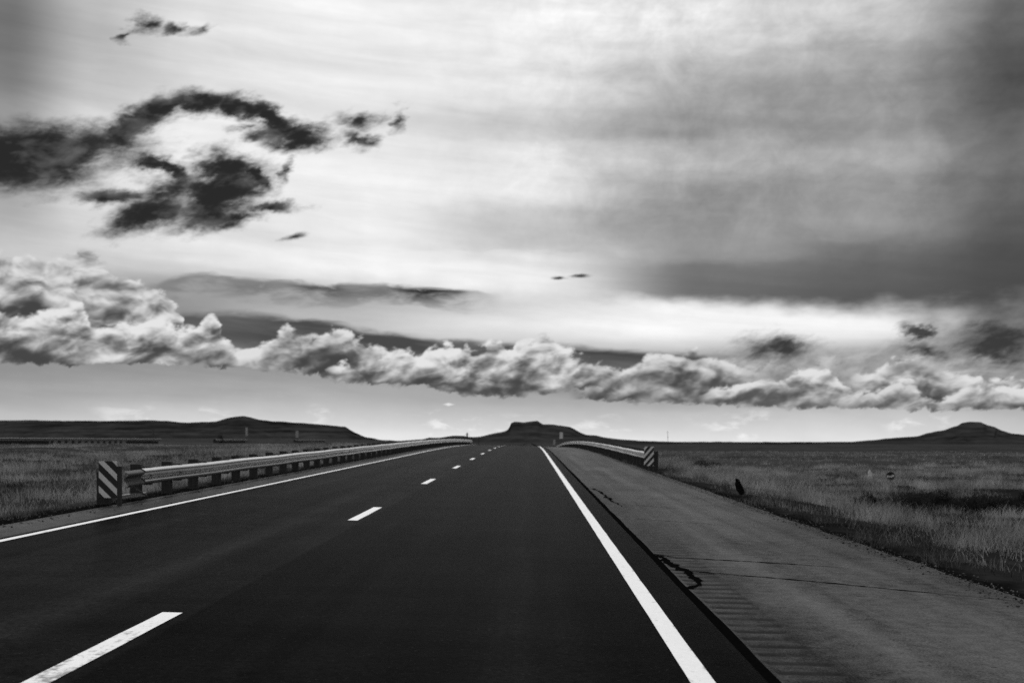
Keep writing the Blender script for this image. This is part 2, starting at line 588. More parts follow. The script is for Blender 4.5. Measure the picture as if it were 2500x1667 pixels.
def place(nt, kind='Position'):
    if kind == 'Position':
        g = nt.nodes.new('ShaderNodeNewGeometry')
        o = g.outputs['Position']
    else:
        g = nt.nodes.new('ShaderNodeTexCoord')
        o = g.outputs['Object']
    sp = nt.nodes.new('ShaderNodeSeparateXYZ')
    nt.links.new(o, sp.inputs[0])
    return G(o), G(sp.outputs[0]), G(sp.outputs[1]), G(sp.outputs[2])


def bump(nt, b, h, strength=0.3, dist=0.01):
    n = nt.nodes.new('ShaderNodeBump')
    n.inputs['Strength'].default_value = strength
    n.inputs['Distance'].default_value = dist
    nt.links.new(h.s, n.inputs['Height'])
    nt.links.new(n.outputs[0], b.inputs['Normal'])


def n3(p, sc, det=3, rough=0.55):
    return noise(p, sc, det, rough, 0.0, '3D')


def asphalt_value(p, X, Y):
    grain = n3(p, 90.0, 2, 0.6)
    agg = n3(p, 24.0, 3, 0.65)
    patch = n3(p, 0.55, 4, 0.6)
    run = noise(vec(X * 1.3, Y * 0.05), 1.0, 4, 0.6)
    cross = noise(vec(X * 0.25, Y * 2.2), 1.0, 3, 0.6)
    lane = sstep(-2.66, -2.60, X)                     # paving joint beside the lane dashes
    v = lerp(0.0085, 0.0042, lane)
    for c_ in (-5.45, -3.75, -1.75, -0.02):           # paler wheel tracks
        v = v * (1.0 + sstep(0.55, 0.1, G.math('ABSOLUTE', X - c_)) * (0.35 + (run - 0.5) * 1.2))
    v = v * gmax(0.2, 1.0 + (run - 0.5) * 1.6 + (patch - 0.5) * 1.5 + (cross - 0.5) * 0.7)
    v = v * gmax(0.1, 1.0 + (agg - 0.5) * 2.2 + (grain - 0.5) * 1.8)
    stone = sstep(0.66, 0.74, n3(p, 38.0, 2, 0.5))        # pale stones showing in the surface
    drip = sstep(0.62, 0.70, n3(p, 1.9, 4, 0.6)) * 0.6
    v = gmax(v, 0.0006) * (1.0 - drip * 0.6)
    return v + stone * 0.022 * (0.3 + patch), grain, agg


m_asphalt, nt, b = material('asphalt', 0.34, 0.5, ior=1.014)
p, X, Y, Z = place(nt)
v, grain, agg = asphalt_value(p, X, Y)
grey(nt, v, b.inputs['Base Color'])
bump(nt, b, grain * 0.5 + agg, 0.35, 0.006)

m_paint, nt, b = material('road_paint', 0.6, 0.25)
p, X, Y, Z = place(nt)
va, grain, agg = asphalt_value(p, X, Y)
wear = n3(p, 20.0, 4, 0.7) * 0.6 + noise(vec(X * 9.0, Y * 2.2), 1.0, 4, 0.65) * 0.55
worn = sstep(0.66, 0.84, wear + sstep(10.0, 6.0, Y) * sstep(-2.0, -2.4, X) * 0.17 + sstep(0.045, 0.08, G.math('ABSOLUTE', X - 1.05)) * sstep(0.3, 0.1, G.math('ABSOLUTE', X - 1.05)) * 0.07)
grey(nt, lerp(0.86 * (0.86 + agg * 0.25), 0.06, worn * 0.75), b.inputs['Base Color'])
bump(nt, b, grain * 0.5 + agg, 0.25, 0.004)

m_shoulder, nt, b = material('chip_seal', 0.44, 0.5, ior=1.055)
p, X, Y, Z = place(nt)
fine = n3(p, 60.0, 3, 0.65)
mid = n3(p, 7.0, 4, 0.6)
patch = n3(p, 0.4, 4, 0.55)
run = noise(vec(X * 2.0, Y * 0.04), 1.0, 4, 0.6)
pits = G.math('ABSOLUTE', n3(p, 5.3, 2, 0.5) - 0.5)
spot = sstep(0.70, 0.75, n3(p, 9.0, 2, 0.5))
stain = noise(vec(X * 0.7, Y * 0.16), 1.0, 5, 0.65)
v = 0.058 * gmax(0.15, 1.0 + (fine - 0.5) * 3.4 + (mid - 0.5) * 1.6 + (patch - 0.5) * 1.3 + (run - 0.5) * 1.5 + (stain - 0.5) * 1.1)
strip = sstep(1.50, 1.62, X) * sstep(2.30, 2.05, X)     # dirt lies in the rumble strip beside the asphalt
v = v * lerp(1.0, 0.66 + (mid - .5) * 0.5, strip)
track = sstep(2.5, 2.9, X) * sstep(3.5, 3.1, X)
v = v * lerp(1.0, 1.14, track)
v = lerp(v, 0.02, spot * 0.8)
# dirt caught in the milled grooves
gr = G.math('SINE', (Y - 0.076) * (2 * math.pi / 0.305))
groove = sstep(-0.25, 0.85, gr) * sstep(1.585, 1.625, X + (mid - 0.5) * 0.05) * sstep(2.085, 2.035, X + (mid - 0.5) * 0.08) * sstep(0.36, 0.56, n3(p, 2.1, 4, 0.6) + (mid - 0.5) * 0.4) * sstep(19.0, 11.5, Y)
v = lerp(v, 0.008, groove * 0.75)
grey(nt, v, b.inputs['Base Color'])
bump(nt, b, fine + mid, 0.3, 0.006)

m_tar, nt, b = material('crack_tar', 0.9, 0.0)
p, X, Y, Z = place(nt)
grey(nt, 0.001 + n3(p, 30, 3) * 0.004, b.inputs['Base Color'])

m_ground, nt, b = material('dry_grassland', 0.95, 0.0)
p, X, Y, Z = place(nt)
far = sstep(60.0, 160.0, Y)
big = noise(vec(X * 0.012, Y * 0.03), 1.0, 5, 0.6)
str_ = noise(vec(X * 0.012 + Y * 0.002, Y * 0.055), 1.0, 5, 0.62)
clump = n3(p, 1.6, 4, 0.65)
clump2 = noise(vec(X * 0.3, Y * 0.3), 1.0, 4, 0.65)
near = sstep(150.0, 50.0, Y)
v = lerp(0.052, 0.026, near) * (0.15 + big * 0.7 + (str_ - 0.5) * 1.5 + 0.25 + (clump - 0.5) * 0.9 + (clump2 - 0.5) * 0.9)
hol = sstep(14.0, 16.0, X) * sstep(7.5, 5.0, G.math('ABSOLUTE', Y - 44.5 + (X - 18.0) * 0.25 + (clump2 - 0.5) * 5.0))   # shade of the scrub painted into the ground colour
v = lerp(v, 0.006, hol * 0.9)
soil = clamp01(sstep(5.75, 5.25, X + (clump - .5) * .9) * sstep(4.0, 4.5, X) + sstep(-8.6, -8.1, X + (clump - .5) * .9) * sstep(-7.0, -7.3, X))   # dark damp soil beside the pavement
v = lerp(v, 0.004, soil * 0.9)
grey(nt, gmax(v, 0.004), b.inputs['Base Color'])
bump(nt, b, clump + clump2, 0.9, 0.15)

m_hill, nt, b = material('hill_scrub', 0.95, 0.0)
p, X, Y, Z = place(nt)
h1 = n3(p, 0.010, 5, 0.65)
band_ = noise(vec(Z * 0.09 + n3(p, 0.003, 2) * 3.0, X * 0.0006), 1.0, 3, 0.6)
h2 = n3(p, 0.0022, 4, 0.6)
grey(nt, gmax(0.028 + (h1 - 0.5) * 0.07 + (h2 - 0.5) * 0.05 + (band_ - 0.5) * 0.05, 0.004), b.inputs['Base Color'])
bump(nt, b, h1, 0.8, 12.0)


def leaf_material(name, lo, hi, patch_sc=0.5, trans=0.35):
    m = bpy.data.materials.new(name)
    m.use_nodes = True
    nt = m.node_tree
    G.nt = nt
    nt.nodes.clear()
    p, X, Y, Z = place(nt)
    g = nt.nodes.new('ShaderNodeNewGeometry')
    isl = G(g.outputs['Random Per Island'])
    pt = n3(p, patch_sc, 3, 0.6)
    pb = noise(vec(X * patch_sc * 0.35, Y * patch_sc * 0.35), 1.0, 4, 0.6)
    v = lerp(lo, hi, clamp01((isl - 0.5) * 0.35 + (pt - 0.40) * 1.3 + (pb - 0.34) * 1.9))
    if name == 'dry_grass':                   # low dark weeds next to the pavement, with lens falloff painted into the colour
        v = v * lerp(0.34, 1.0, gmax(sstep(5.5, 7.2, X + (pt - 0.5) * 6.0), sstep(-8.2, -9.2, X + (pt - 0.5) * 1.5)))
    d = nt.nodes.new('ShaderNodeBsdfDiffuse')
    t = nt.nodes.new('ShaderNodeBsdfTranslucent')
    grey(nt, v, d.inputs[0])
    grey(nt, v * 0.9, t.inputs[0])
    mx = nt.nodes.new('ShaderNodeMixShader')
    mx.inputs[0].default_value = trans
    nt.links.new(d.outputs[0], mx.inputs[1])
    nt.links.new(t.outputs[0], mx.inputs[2])
    o = nt.nodes.new('ShaderNodeOutputMaterial')
    nt.links.new(mx.outputs[0], o.inputs[0])
    return m


m_grass = leaf_material('dry_grass', 0.022, 0.52, 0.8)
m_bush = leaf_material('dark_scrub', 0.012, 0.05, 2.0, 0.2)
m_weed = leaf_material('dark_seed_head', 0.008, 0.03, 8.0, 0.1)

m_steel, nt, b = material('galvanised_steel', 0.17, 0.4, 0.97)
p, X, Y, Z = place(nt)
grey(nt, 0.36 + n3(p, 2.2, 4, 0.6) * 0.24, b.inputs['Base Color'])
m_dull, nt, b = material('weathered_steel', 0.7, 0.4, 0.3)
p, X, Y, Z = place(nt)
grey(nt, 0.03 + n3(p, 8.0, 4, 0.6) * 0.06, b.inputs['Base Color'])
m_wood, nt, b = material('creosote_timber', 0.85, 0.2)
p, X, Y, Z = place(nt)
w_ = noise(vec(X * 30.0 + Y * 30.0, Z * 2.0), 1.0, 4, 0.6)
grey(nt, 0.012 + w_ * 0.040, b.inputs['Base Color'])
bump(nt, b, w_, 0.4, 0.01)
m_white, nt, b = material('sign_white', 0.5, 0.3)
p, X, Y, Z = place(nt)
grey(nt, 0.42 + n3(p, 6.0, 3) * 0.2, b.inputs['Base Color'])
m_black, nt, b = material('sign_black', 0.6, 0.3)
grey(nt, 0.008, b.inputs['Base Color'])
m_sheet, nt, b = material('sign_back_aluminium', 0.5, 0.4, 0.4)
p, X, Y, Z = place(nt)
grey(nt, 0.20 + n3(p, 5.0, 3) * 0.12, b.inputs['Base Color'])
m_rock, nt, b = material('pale_stone', 0.9, 0.2)
p, X, Y, Z = place(nt)
grey(nt, 0.34 + n3(p, 14.0, 4) * 0.3, b.inputs['Base Color'])


def stripe_material(name, d0, per, frac, sign, W):
    """reflective panel striped on the slant; d runs down from the top edge, x across"""
    m, nt, b = material(name, 0.45, 0.4)
    p, X, Y, Z = place(nt, 'Object')
    ph = (Z * -1.0 - X * sign - d0) / per
    fr = G.math('FRACT', ph + 20.0)
    edge = 0.02
    s = sstep(0.0, edge, fr) * sstep(frac + edge, frac, fr)
    dirt = n3(p, 9.0, 4, 0.6)
    grey(nt, lerp(0.006, 0.56 + (dirt - 0.5) * 0.25, s), b.inputs['Base Color'])
    return m


# ===================================================================== LIE OF THE LAND
def g(D):
    """height of the carriageway's long profile at distance D ahead"""
    D = np.asarray(D, float)
    s0 = 0.01128
    k = s0 / 55.0
    Dc = np.clip(D, None, 222.0)
    up = s0 * np.minimum(Dc, 70.0)
    t = np.maximum(Dc - 70.0, 0.0)
    z = up + s0 * t - 0.5 * k * t * t
    tail = s0 - k * 152.0
    z = z + tail * np.clip(D - 222.0, 0.0, 70.0)
    return z


def road_z(X, D):
    return g(D) - 0.025 * np.asarray(X, float)


def land(X, D):
    X = np.asarray(X, float); D = np.asarray(D, float)
    X, D = np.broadcast_arrays(X, D)
    gd = g(D)
    gl = g(np.minimum(D, 125.0)) - 0.0011 * np.clip(D - 125, 0, 400)
    rough = fbm(X * 0.11, D * 0.11, 4)
    # left: a shallow ditch, then up to the other carriageway and on towards the mesa
    a = -X - 7.5
    blend = ss(8, 40, a)
    zl = gd * (1 - blend) + gl * blend + 0.19 - 0.30 * ss(0.1, 3.0, a) + 0.0085 * np.clip(a, 0, 60) + rough * 0.28 * ss(1, 8, a)
    bear = -X / np.maximum(D, 1.0)
    zl = zl + 0.0042 * np.clip(D - 165, 0, 2500) * ss(0.03, 0.22, bear)
    # right: down the verge to the plain
    c = X - 4.85
    zr0 = -0.55 + rough * 0.42 * ss(1.0, 10, c) + fbm(X * 0.012, D * 0.012, 3) * 0.5 * ss(15, 60, c)
    emb = gd - 0.125 - 0.05 * np.minimum(c, 1.2) - 0.155 * np.maximum(c - 1.2, 0)
    k = 0.25
    zr = 0.5 * (zr0 + emb + np.sqrt((zr0 - emb) ** 2 + k * k)) - k / 2
    # hollow with dark scrub
    zr = zr - 0.75 * np.exp(-((D - 45 - (X - 18) * -0.25) / 5.5) ** 2) * ss(10, 17, X) * ss(75, 40, X)
    z = np.where(X < 0, zl, zr)
    return z


def ground_z(X, D):
    on = (X > -7.45) & (X < 4.80)
    return np.where(on, road_z(np.clip(X, -7.5, 4.85), D) - 0.16, land(X, D))


# ground sheet
Ds = np.concatenate([np.arange(-25, 6, 2.0), np.arange(6, 60, 0.30), 60 * np.exp(np.linspace(0, np.log(14000 / 60.0), 230))])
half = np.concatenate([np.arange(0, 30, 0.36), 30 * np.exp(np.linspace(0, np.log(9000 / 30.0), 130))])
Xl = -7.5 - half[::-1]
Xr = 4.86 + half
Xs = np.concatenate([Xl, [-7.42, -3, 0, 3, 4.78], Xr])
XX, DD = np.meshgrid(Xs, Ds, indexing='ij')
ZZ = ground_z(XX, DD)
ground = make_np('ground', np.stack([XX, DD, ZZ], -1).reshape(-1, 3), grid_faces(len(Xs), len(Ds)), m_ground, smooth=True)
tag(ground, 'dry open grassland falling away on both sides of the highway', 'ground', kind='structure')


# ---- hills and mesas on the skyline
def ridge(name, pts, dist, base_y, mat, label, depth=0.9, plateau=350.0, step=4.0, rough=1.0, seed=0.0):
    px = np.arange(pts[0][0], pts[-1][0] + 1, step)
    py = np.interp(px, [q[0] for q in pts], [q[1] for q in pts])
    bear = (px - 1293) / 2800.0
    top = EYE + (1080 - py) / 2800.0 * dist
    base = EYE + (1080 - base_y) / 2800.0 * dist - 22.0
    ts = np.array([-1.0, -.85, -.7, -.56, -.44, -.33, -.24, -.16, -.10, -.05, 0.0, .15, .4, .7, 1.0])
    v = []
    span = max(dist * 0.22 * depth, 60)
    for t in ts:
        if t <= 0:
            f = (1 + t) ** 1.5
            dd = dist + t * span
            edge = 1.0
        else:
            f = 1.0 - 0.95 * ss(.4, 1.0, t)
            dd = dist + t * plateau * 2
        n = fbm(px * 0.022 + seed, np.full_like(px, t * 2.2 + seed), 4)
        n = n + 0.5 * (0.5 - np.abs(fbm(px * 0.05 + seed * 2, np.full_like(px, t * 0.6), 2)) * 2)
        amp = (top - base) * 0.15 * rough * (math.sin(math.pi * min(1 + t, 1.0)) if t < 0 else 0)
        z = base + (top - base) * f + n * amp
        # small crags along the edge itself
        if abs(t) < 0.06:
            z = z + fbm(px * 0.045 + seed, px * 0 + 3.3 + seed, 3) * dist * 0.0005 * rough
        v.append(np.stack([bear * dd, np.full_like(px, dd) + n * span * 0.05 * (t < 0), z], -1))
    v = np.stack(v, 1).reshape(-1, 3)
    o = make_np(name, v, grid_faces(len(px), len(ts)), mat, smooth=True)
    return tag(o, label, 'hills', kind='structure')


ridge('hills', [(-900, 1034), (-400, 1026), (-50, 1025), (60, 1025.5), (250, 1027), (330, 1026), (407, 1026.5), (436, 1030), (460, 1031), (500, 1030), (526, 1028.5), (555, 1021), (575, 1016.5), (594, 1015),
                (612, 1018), (632, 1023.5), (660, 1027), (740, 1032), (832, 1040.5), (843, 1041), (852, 1047), (867, 1056), (892, 1066), (930, 1073.5), (990, 1077), (1060, 1080)],
      4200, 1074, m_hill, 'long dark mesa with a small peak on the left skyline', seed=1.0)
ridge('hills', [(960, 1080), (1012, 1077), (1030, 1073), (1048, 1068), (1073, 1068), (1100, 1064), (1132, 1063), (1150, 1066.5), (1172, 1066), (1200, 1058.5), (1226, 1054), (1238, 1050), (1243, 1044), (1248, 1032),
                (1256, 1029), (1282, 1031), (1300, 1028), (1313, 1027), (1318, 1031), (1326, 1036), (1352, 1036), (1392, 1042), (1402, 1047), (1416, 1055), (1432, 1061), (1457, 1063), (1483, 1069), (1520, 1072.5),
                (1560, 1075.5), (1640, 1078), (1720, 1079.5)],
      5200, 1078, m_hill, 'flat-topped butte on the skyline straight ahead', seed=5.0)
ridge('hills', [(1900, 1081), (1950, 1079), (2080, 1078), (2100, 1076), (2140, 1073), (2180, 1068.5), (2225, 1066), (2242, 1064), (2263, 1057), (2285, 1053), (2304, 1050), (2325, 1042.5), (2340, 1038.5), (2349, 1031.5),
                (2366, 1029), (2395, 1030), (2411, 1037.5), (2428, 1042), (2444, 1050), (2470, 1058), (2520, 1064), (2600, 1070), (2800, 1076), (3000, 1080)],
      3800, 1086, m_hill, 'dark butte with a stepped left shoulder on the right skyline', seed=9.0)
ridge('hills', [(1330, 1084), (1420, 1081), (1520, 1078.5), (1640, 1078), (1800, 1078.5), (2000, 1079), (2200, 1078.5), (2450, 1079.5), (2900, 1080), (3600, 1082)],
      1500, 1083, m_hill, 'low dark rise along the right horizon', depth=0.35, plateau=200, step=6.0, rough=2.0, seed=13.0)

# ===================================================================== ROAD
RD = np.concatenate([np.arange(-25, 4, 1.0), np.arange(4, 60, 0.25), np.arange(60, 320, 2.0)])


def strip_mesh(name, xs, Ds_, lift, mat, parent=None, jit=0.0, edge_drop=None):
    xs = np.asarray(xs, float)
    XX, DD = np.meshgrid(xs, Ds_, indexing='ij')
    XX = XX.copy()
    if jit:
        XX[0] += fbm(Ds_ * 1.7 + xs[0] * 3, Ds_ * 0 + 1.0, 4) * jit
        XX[-1] += fbm(Ds_ * 1.7 + xs[-1] * 3, Ds_ * 0 + 8.0, 4) * jit
    ZZ = road_z(XX, DD) + lift
    if edge_drop is not None:
        ZZ = ZZ + np.asarray(edge_drop)[:, None]
    return make_np(name, np.stack([XX, DD, ZZ], -1).reshape(-1, 3), grid_faces(len(xs), len(Ds_)), mat, parent, smooth=False)


XA0, XA1 = -6.60, 1.47                        # asphalt mat
road = strip_mesh('road', [XA0 - .005, XA0, XA0 + .03] + list(np.linspace(-6, 1, 8)) + [XA1 - .03, XA1, XA1 + .004], RD, 0.034, m_asphalt,
                  edge_drop=[-.05, -.012, 0] + [0] * 8 + [0, -.012, -.05], jit=0.03)
tag(road, 'dark two-lane asphalt road climbing to a crest', 'road', kind='structure')

# right shoulder with a milled rumble strip
D_sh = np.concatenate([np.arange(-25, 4, 1.0), np.arange(4, 32, 0.0305), np.arange(32, 60, 0.25), np.arange(60, 320, 2.0)])
xs = np.array([1.44, 1.56, 1.60, 1.63, 1.83, 2.03, 2.06, 2.10, 2.6, 3.2, 3.8, 4.4, 4.80, 4.90, 4.97])
XX, DD = np.meshgrid(xs, D_sh, indexing='ij')
ZZ = road_z(XX, DD) + np.array([0, 0, 0, 0, 0, 0, 0, 0, 0, 0, 0, 0, 0, -.03, -.14])[:, None]
ph = np.sin((DD - 0.076) * 2 * math.pi / 0.305)
ZZ -= 0.011 * np.clip(ph, 0, 1) * ((XX > 1.615) & (XX < 2.05)) * np.clip((20.0 - DD) / 8.0, 0, 1) * (DD > 4)
XX = XX.copy()
XX[-3:] += (fbm(D_sh * 0.9, D_sh * 0 + 2, 4) * 0.07)[None, :]
shoulder = make_np('road_shoulder', np.stack([XX, DD, ZZ], -1).reshape(-1, 3), grid_faces(len(xs), len(D_sh)), m_shoulder)
tag(shoulder, 'wide grey chip-seal shoulder with rumble strip right of the white edge line', 'road shoulder', kind='structure')
sh2 = strip_mesh('road_shoulder', [-7.62, -7.54, -7.47, -7.0, -6.57], RD, 0.0, m_shoulder, edge_drop=[-.14, -.03, 0, 0, 0], jit=0.06)
tag(sh2, 'narrow grey gravelly shoulder under the long left guardrail', 'road shoulder', kind='structure')

# markings, 4 mm proud of the asphalt
D_line = np.concatenate([np.arange(-25, 4, 0.5), np.arange(4, 40, 0.12), np.arange(40, 320, 1.5)])
strip_mesh('edge_line', [0.973, 1.05, 1.127], D_line, 0.038, m_paint, road, jit=0.004)
strip_mesh('edge_line', [-6.455, -6.40, -6.345], D_line, 0.038, m_paint, road, jit=0.004)
k = 0
while k < 13:
    d0 = 5.95 + 12.19 * k
    if d0 < 150:
        strip_mesh('lane_dash', [-2.88, -2.80, -2.722], np.linspace(d0, d0 + 3.05, 40), 0.038, m_paint, road, jit=0.005)
    k += 1
strip_mesh('lane_dash', [-2.88, -2.80, -2.722], np.linspace(5.95 - 12.19, 9.0 - 12.19, 40), 0.038, m_paint, road, jit=0.005)


# tar along the joint and sealed cracks in the shoulder
def ribbon(name, pts, wid, lift, mat, parent, n=40, jit=0.02, ramp=True):
    P = np.array(pts, float)
    seg = np.concatenate([[0], np.cumsum(np.hypot(*np.diff(P, axis=0).T))])
    s = np.linspace(0, seg[-1], n)
    x = np.interp(s, seg, P[:, 0]); y = np.interp(s, seg, P[:, 1])
    sd = abs(P[0, 0] * 7.1 + P[0, 1])
    x = x + fbm(s * 2.3 + sd, s * 0 + sd, 4) * jit
    y = y + fbm(s * 2.3 + sd + 50, s * 0 + sd, 4) * jit
    tx = np.gradient(x); ty = np.gradient(y)
    l = np.hypot(tx, ty); nx, ny = -ty / l, tx / l
    w = wid * (0.35 + np.abs(fbm(s * 5 + sd, s * 0 + 4.4, 4)) * 2.6)
    if ramp:
        w = w * np.clip(np.minimum(1.0, (s[-1] - s) / (s[-1] * 0.3 + 1e-6) + 0.15), 0, 1)
    a = np.stack([x + nx * w / 2, y + ny * w / 2], -1)
    c = np.stack([x - nx * w / 2, y - ny * w / 2], -1)
    v = np.stack([a, c], 1).reshape(-1, 2)
    z = road_z(v[:, 0], v[:, 1]) + lift
    return make_np(name, np.column_stack([v, z]), grid_faces(n, 2), mat, parent)


D_j = np.concatenate([np.arange(-20, 40, 0.25), np.arange(40, 130, 2.0)])
XJ = 1.515
jw = 0.105 + fbm(D_j * 0.8, D_j * 0 + 3, 4) * 0.03
v = np.stack([np.stack([XJ - jw * 0.45, D_j, road_z(XJ - jw * .45, D_j) + 0.004], -1), np.stack([XJ + jw * .6, D_j, road_z(XJ + jw * .6, D_j) + 0.004], -1)], 1).reshape(-1, 3)
make_np('tar_seam', v, grid_faces(len(D_j), 2), m_tar, shoulder)
ribbon('tar_crack', [(1.57, 14.55), (1.85, 14.20), (2.5, 14.02), (3.75, 13.55)], 0.050, 0.005, m_tar, shoulder, 60, 0.03)
ribbon('tar_crack', [(1.55, 12.95), (2.0, 12.75), (3.0, 12.2), (4.3, 11.35), (4.7, 11.1)], 0.042, 0.005, m_tar, shoulder, 80, 0.03)
ribbon('tar_crack', [(1.64, 14.4), (1.68, 13.7), (1.73, 12.75), (1.74, 12.2), (1.72, 11.7), (1.60, 11.45), (1.52, 11.4)], 0.10, 0.006, m_tar, shoulder, 70, 0.10, ramp=False)
ribbon('tar_crack', [(1.72, 30.8), (1.80, 28.5), (1.83, 26.0), (1.90, 23.6)], 0.09, 0.005, m_tar, shoulder, 60, 0.10)
ribbon('tar_crack', [(1.95, 24.4), (2.6, 23.9), (3.1, 23.5)], 0.035, 0.005, m_tar, shoulder, 40, 0.03)
ribbon('tar_crack', [(1.9, 20.4), (2.7, 19.9), (3.3, 19.5)], 0.030, 0.005, m_tar, shoulder, 40, 0.03)

# ===================================================================== GUARDRAILS
WB = [(0.0, .156), (.020, .150), (.072, .120), (.083, .104), (.083, .086), (.074, .068), (.012, .024), (0.0, .012),
      (0.0, -.012), (.012, -.024), (.074, -.068), (.083, -.086), (.083, -.104), (.072, -.120), (.020, -.150), (0.0, -.156)]


def beam(name, X, side, d0, d1, base, h, mat, parent, step=0.95):
    """W-beam run of lapped sections; side = +1 faces +X"""
    mb_v, mb_f = [], []
    d = d0
    i = 0
    while d < d1 - 0.05:
        e = min(d + 3.81, d1)
        rows = np.linspace(d - (0.15 if i else 0), e, 5)
        n0 = len(mb_v)
        off = 0.004 if i % 2 else 0.0
        prof_ = [(o + off, z) for o, z in WB] + [(o + off - 0.0035, z) for o, z in reversed(WB)]
        for y in rows:
            zz = float(base(X, y)) + h + 0.006 * math.sin(y * 0.9)
            for o, z in prof_:
                mb_v.append((X + side * o - parent.location.x, y - parent.location.y, zz + z - parent.location.z))
        m = len(prof_)
        for r in range(4):
            for j in range(m):
                a, b_, c, dd = n0 + r * m + j, n0 + r * m + (j + 1) % m, n0 + (r + 1) * m + (j + 1) % m, n0 + (r + 1) * m + j
                mb_f.append((a, b_, c, dd) if side > 0 else (dd, c, b_, a))
        mb_f.append(tuple(n0 + j for j in range(m)))
        mb_f.append(tuple(n0 + 4 * m + m - 1 - j for j in range(m)))
        d = e
        i += 1
    return make(name, mb_v, mb_f, mat, parent)


def post_set(parent, X, side, ds, base, h, top=0.70, wx=0.20, wy=0.16, block=True):
    """timber posts with blockouts behind the beam; one mesh, copied"""
    p0 = b0 = None
    for d in ds:
        z = float(base(X - side * 0.3, d))
        loc = (X - parent.location.x, d - parent.location.y, z - parent.location.z)
        if p0 is None:
            p0 = MB().box(-side * .30 - wx / 2, -side * .30 + wx / 2, -wy / 2, wy / 2, -.35, top, .012).build('post', m_wood, parent)
            o = p0
            if block:
                b0 = MB().box(-side * .10 - .098, -side * .10 + .098, -wy / 2 - .002, wy / 2 + .002, h - .18, h + .18, .010).build('blockout', m_wood, p0)
        else:
            o = p0.copy()
            link(o, parent)
            if block:
                c = b0.copy()
                link(c, o)
        o.location = loc
        o.rotation_euler = (random.uniform(-.015, .015), random.uniform(-.02, .02), random.uniform(-.05, .05))


def verge(X, d):
    return road_z(np.clip(X, -7.5, 4.85), d) - 0.02


# -- left guardrail
XL = -7.40
gl_ = thing('guardrail', (XL, 20.8, float(verge(XL, 20.8))), 'long steel guardrail on dark timber posts along the left edge of the road', 'guardrail', 'steel guardrails')
beam('rail', XL, 1, 21.85, 147.0, verge, 0.475, m_steel, gl_)
beam('end_section', XL - .012, 1, 20.95, 21.84, lambda X, d: verge(X, d) - 0.02, 0.475, m_dull, gl_)
post_set(gl_, XL, 1, [22.45 + 1.905 * i for i in range(66)], verge, 0.475)
z_ = 0.0
MB().box(-.42, -.20, -.10, .10, -.3, .62, .012).build('end_post', m_wood, gl_)
MB().box(-.16, -.06, .10, 1.55, .10, .175, .008).build('ground_strut', m_steel, gl_)
MB().tube([(.03, .25, .42), (-.02, .9, .25), (-.06, 1.5, .12)], .012, 6).build('anchor_cable', m_dull, gl_)

# -- right guardrail
XR = 5.02
gr_ = thing('guardrail', (XR, 47.6, float(verge(XR, 47.6))), 'short-looking steel guardrail running over the crest right of the grey shoulder', 'guardrail', 'steel guardrails')
up_ = lambda X, d: verge(X, d) + 0.06
beam('rail', XR, -1, 48.0, 214.0, up_, 0.50, m_steel, gr_)
post_set(gr_, XR, -1, [48.4 + 1.905 * i for i in range(87)], up_, 0.50, top=.72)

# -- guardrails of the other carriageway, far left
XO = -51.5


m_far, nt, b = material('dull_zinc', 0.6, 0.2, 0.2)
p, X, Y, Z = place(nt)
grey(nt, 0.06 + n3(p, 3.0, 3) * 0.10, b.inputs['Base Color'])


def far_base(X, d):
    return 1.36 + 0.0011 * (np.asarray(d, float) - 120.0)


def far_rail(d0, d1, ds, label, h=0.50):
    t = thing('guardrail', (XO, d0, float(far_base(XO, d0))), label, 'guardrail', 'steel guardrails')
    beam('rail', XO, 1, d0, d1, far_base, h, m_far, t)
    post_set(t, XO, 1, ds, far_base, h, top=0.66, wx=.22, wy=.34, block=False)
    return t


ds = [100.3 + 0.62 * i for i in range(38)] + [124.4 + 1.905 * i for i in range(12)] + [147.6 + 0.70 * i for i in range(18)]
far_rail(100.0, 160.2, ds, 'distant guardrail with close dark posts at the far left below the mesa')
far_rail(188.0, 209.0, [188.3 + 0.95 * i for i in range(22)], 'faint short guardrail beside the thin sign in the far left grassland')
far_rail(252.0, 291.0, [252.3 + 1.3 * i for i in range(30)], 'farthest faint guardrail beyond the left verge, nearest to the road crest')


# ===================================================================== MARKER BOARDS
def marker(name_loc, label, W, H, z0, mat, rz, post_x, post_top):
    t = thing('marker_board', name_loc, label, 'marker board', 'striped marker boards', rz)
    pn = MB().box(0, W, -.004, .004, -H, 0, .003).build('panel', mat, t)
    pn.location = (-W / 2, 0, z0 + H)
    MB().box(post_x - .035, post_x + .035, .006, .075, -.3, post_top, .004).build('post', m_wood, t)
    return t


m_str_l = stripe_material('marker_stripes_left', 0.166, 0.263, 0.45, 1.0, 0.32)
m_str_r = stripe_material('marker_stripes_right', 0.05, 0.29, 0.46, -1.0, 0.46)
zl_ = float(verge(-7.5, 20.45))
marker((-7.52, 20.45, zl_), 'black and white striped marker board at the near end of the left guardrail', 0.325, 0.655, 0.155, m_str_l, 0.0, 0.195, 0.72)
zr_ = float(verge(4.95, 47.4))
marker((4.93, 47.4, zr_), 'small striped marker board at the near end of the right guardrail', 0.46, 0.80, 0.18, m_str_r, R(24), 0.05, 0.9)


# ===================================================================== SIGNS, POLES AND OTHER SMALL THINGS
def sign(loc, label, w, h, zc, mat, post_h, cat='road sign', name='road_sign', pw=.06):
    t = thing(name, loc, label, cat, None)
    MB().box(-w / 2, w / 2, -.006, .006, zc - h / 2, zc + h / 2, .004).build('panel', mat, t)
    MB().box(-pw / 2, pw / 2, .008, .008 + pw, -.3, post_h, .005).build('post', m_dull, t)
    return t


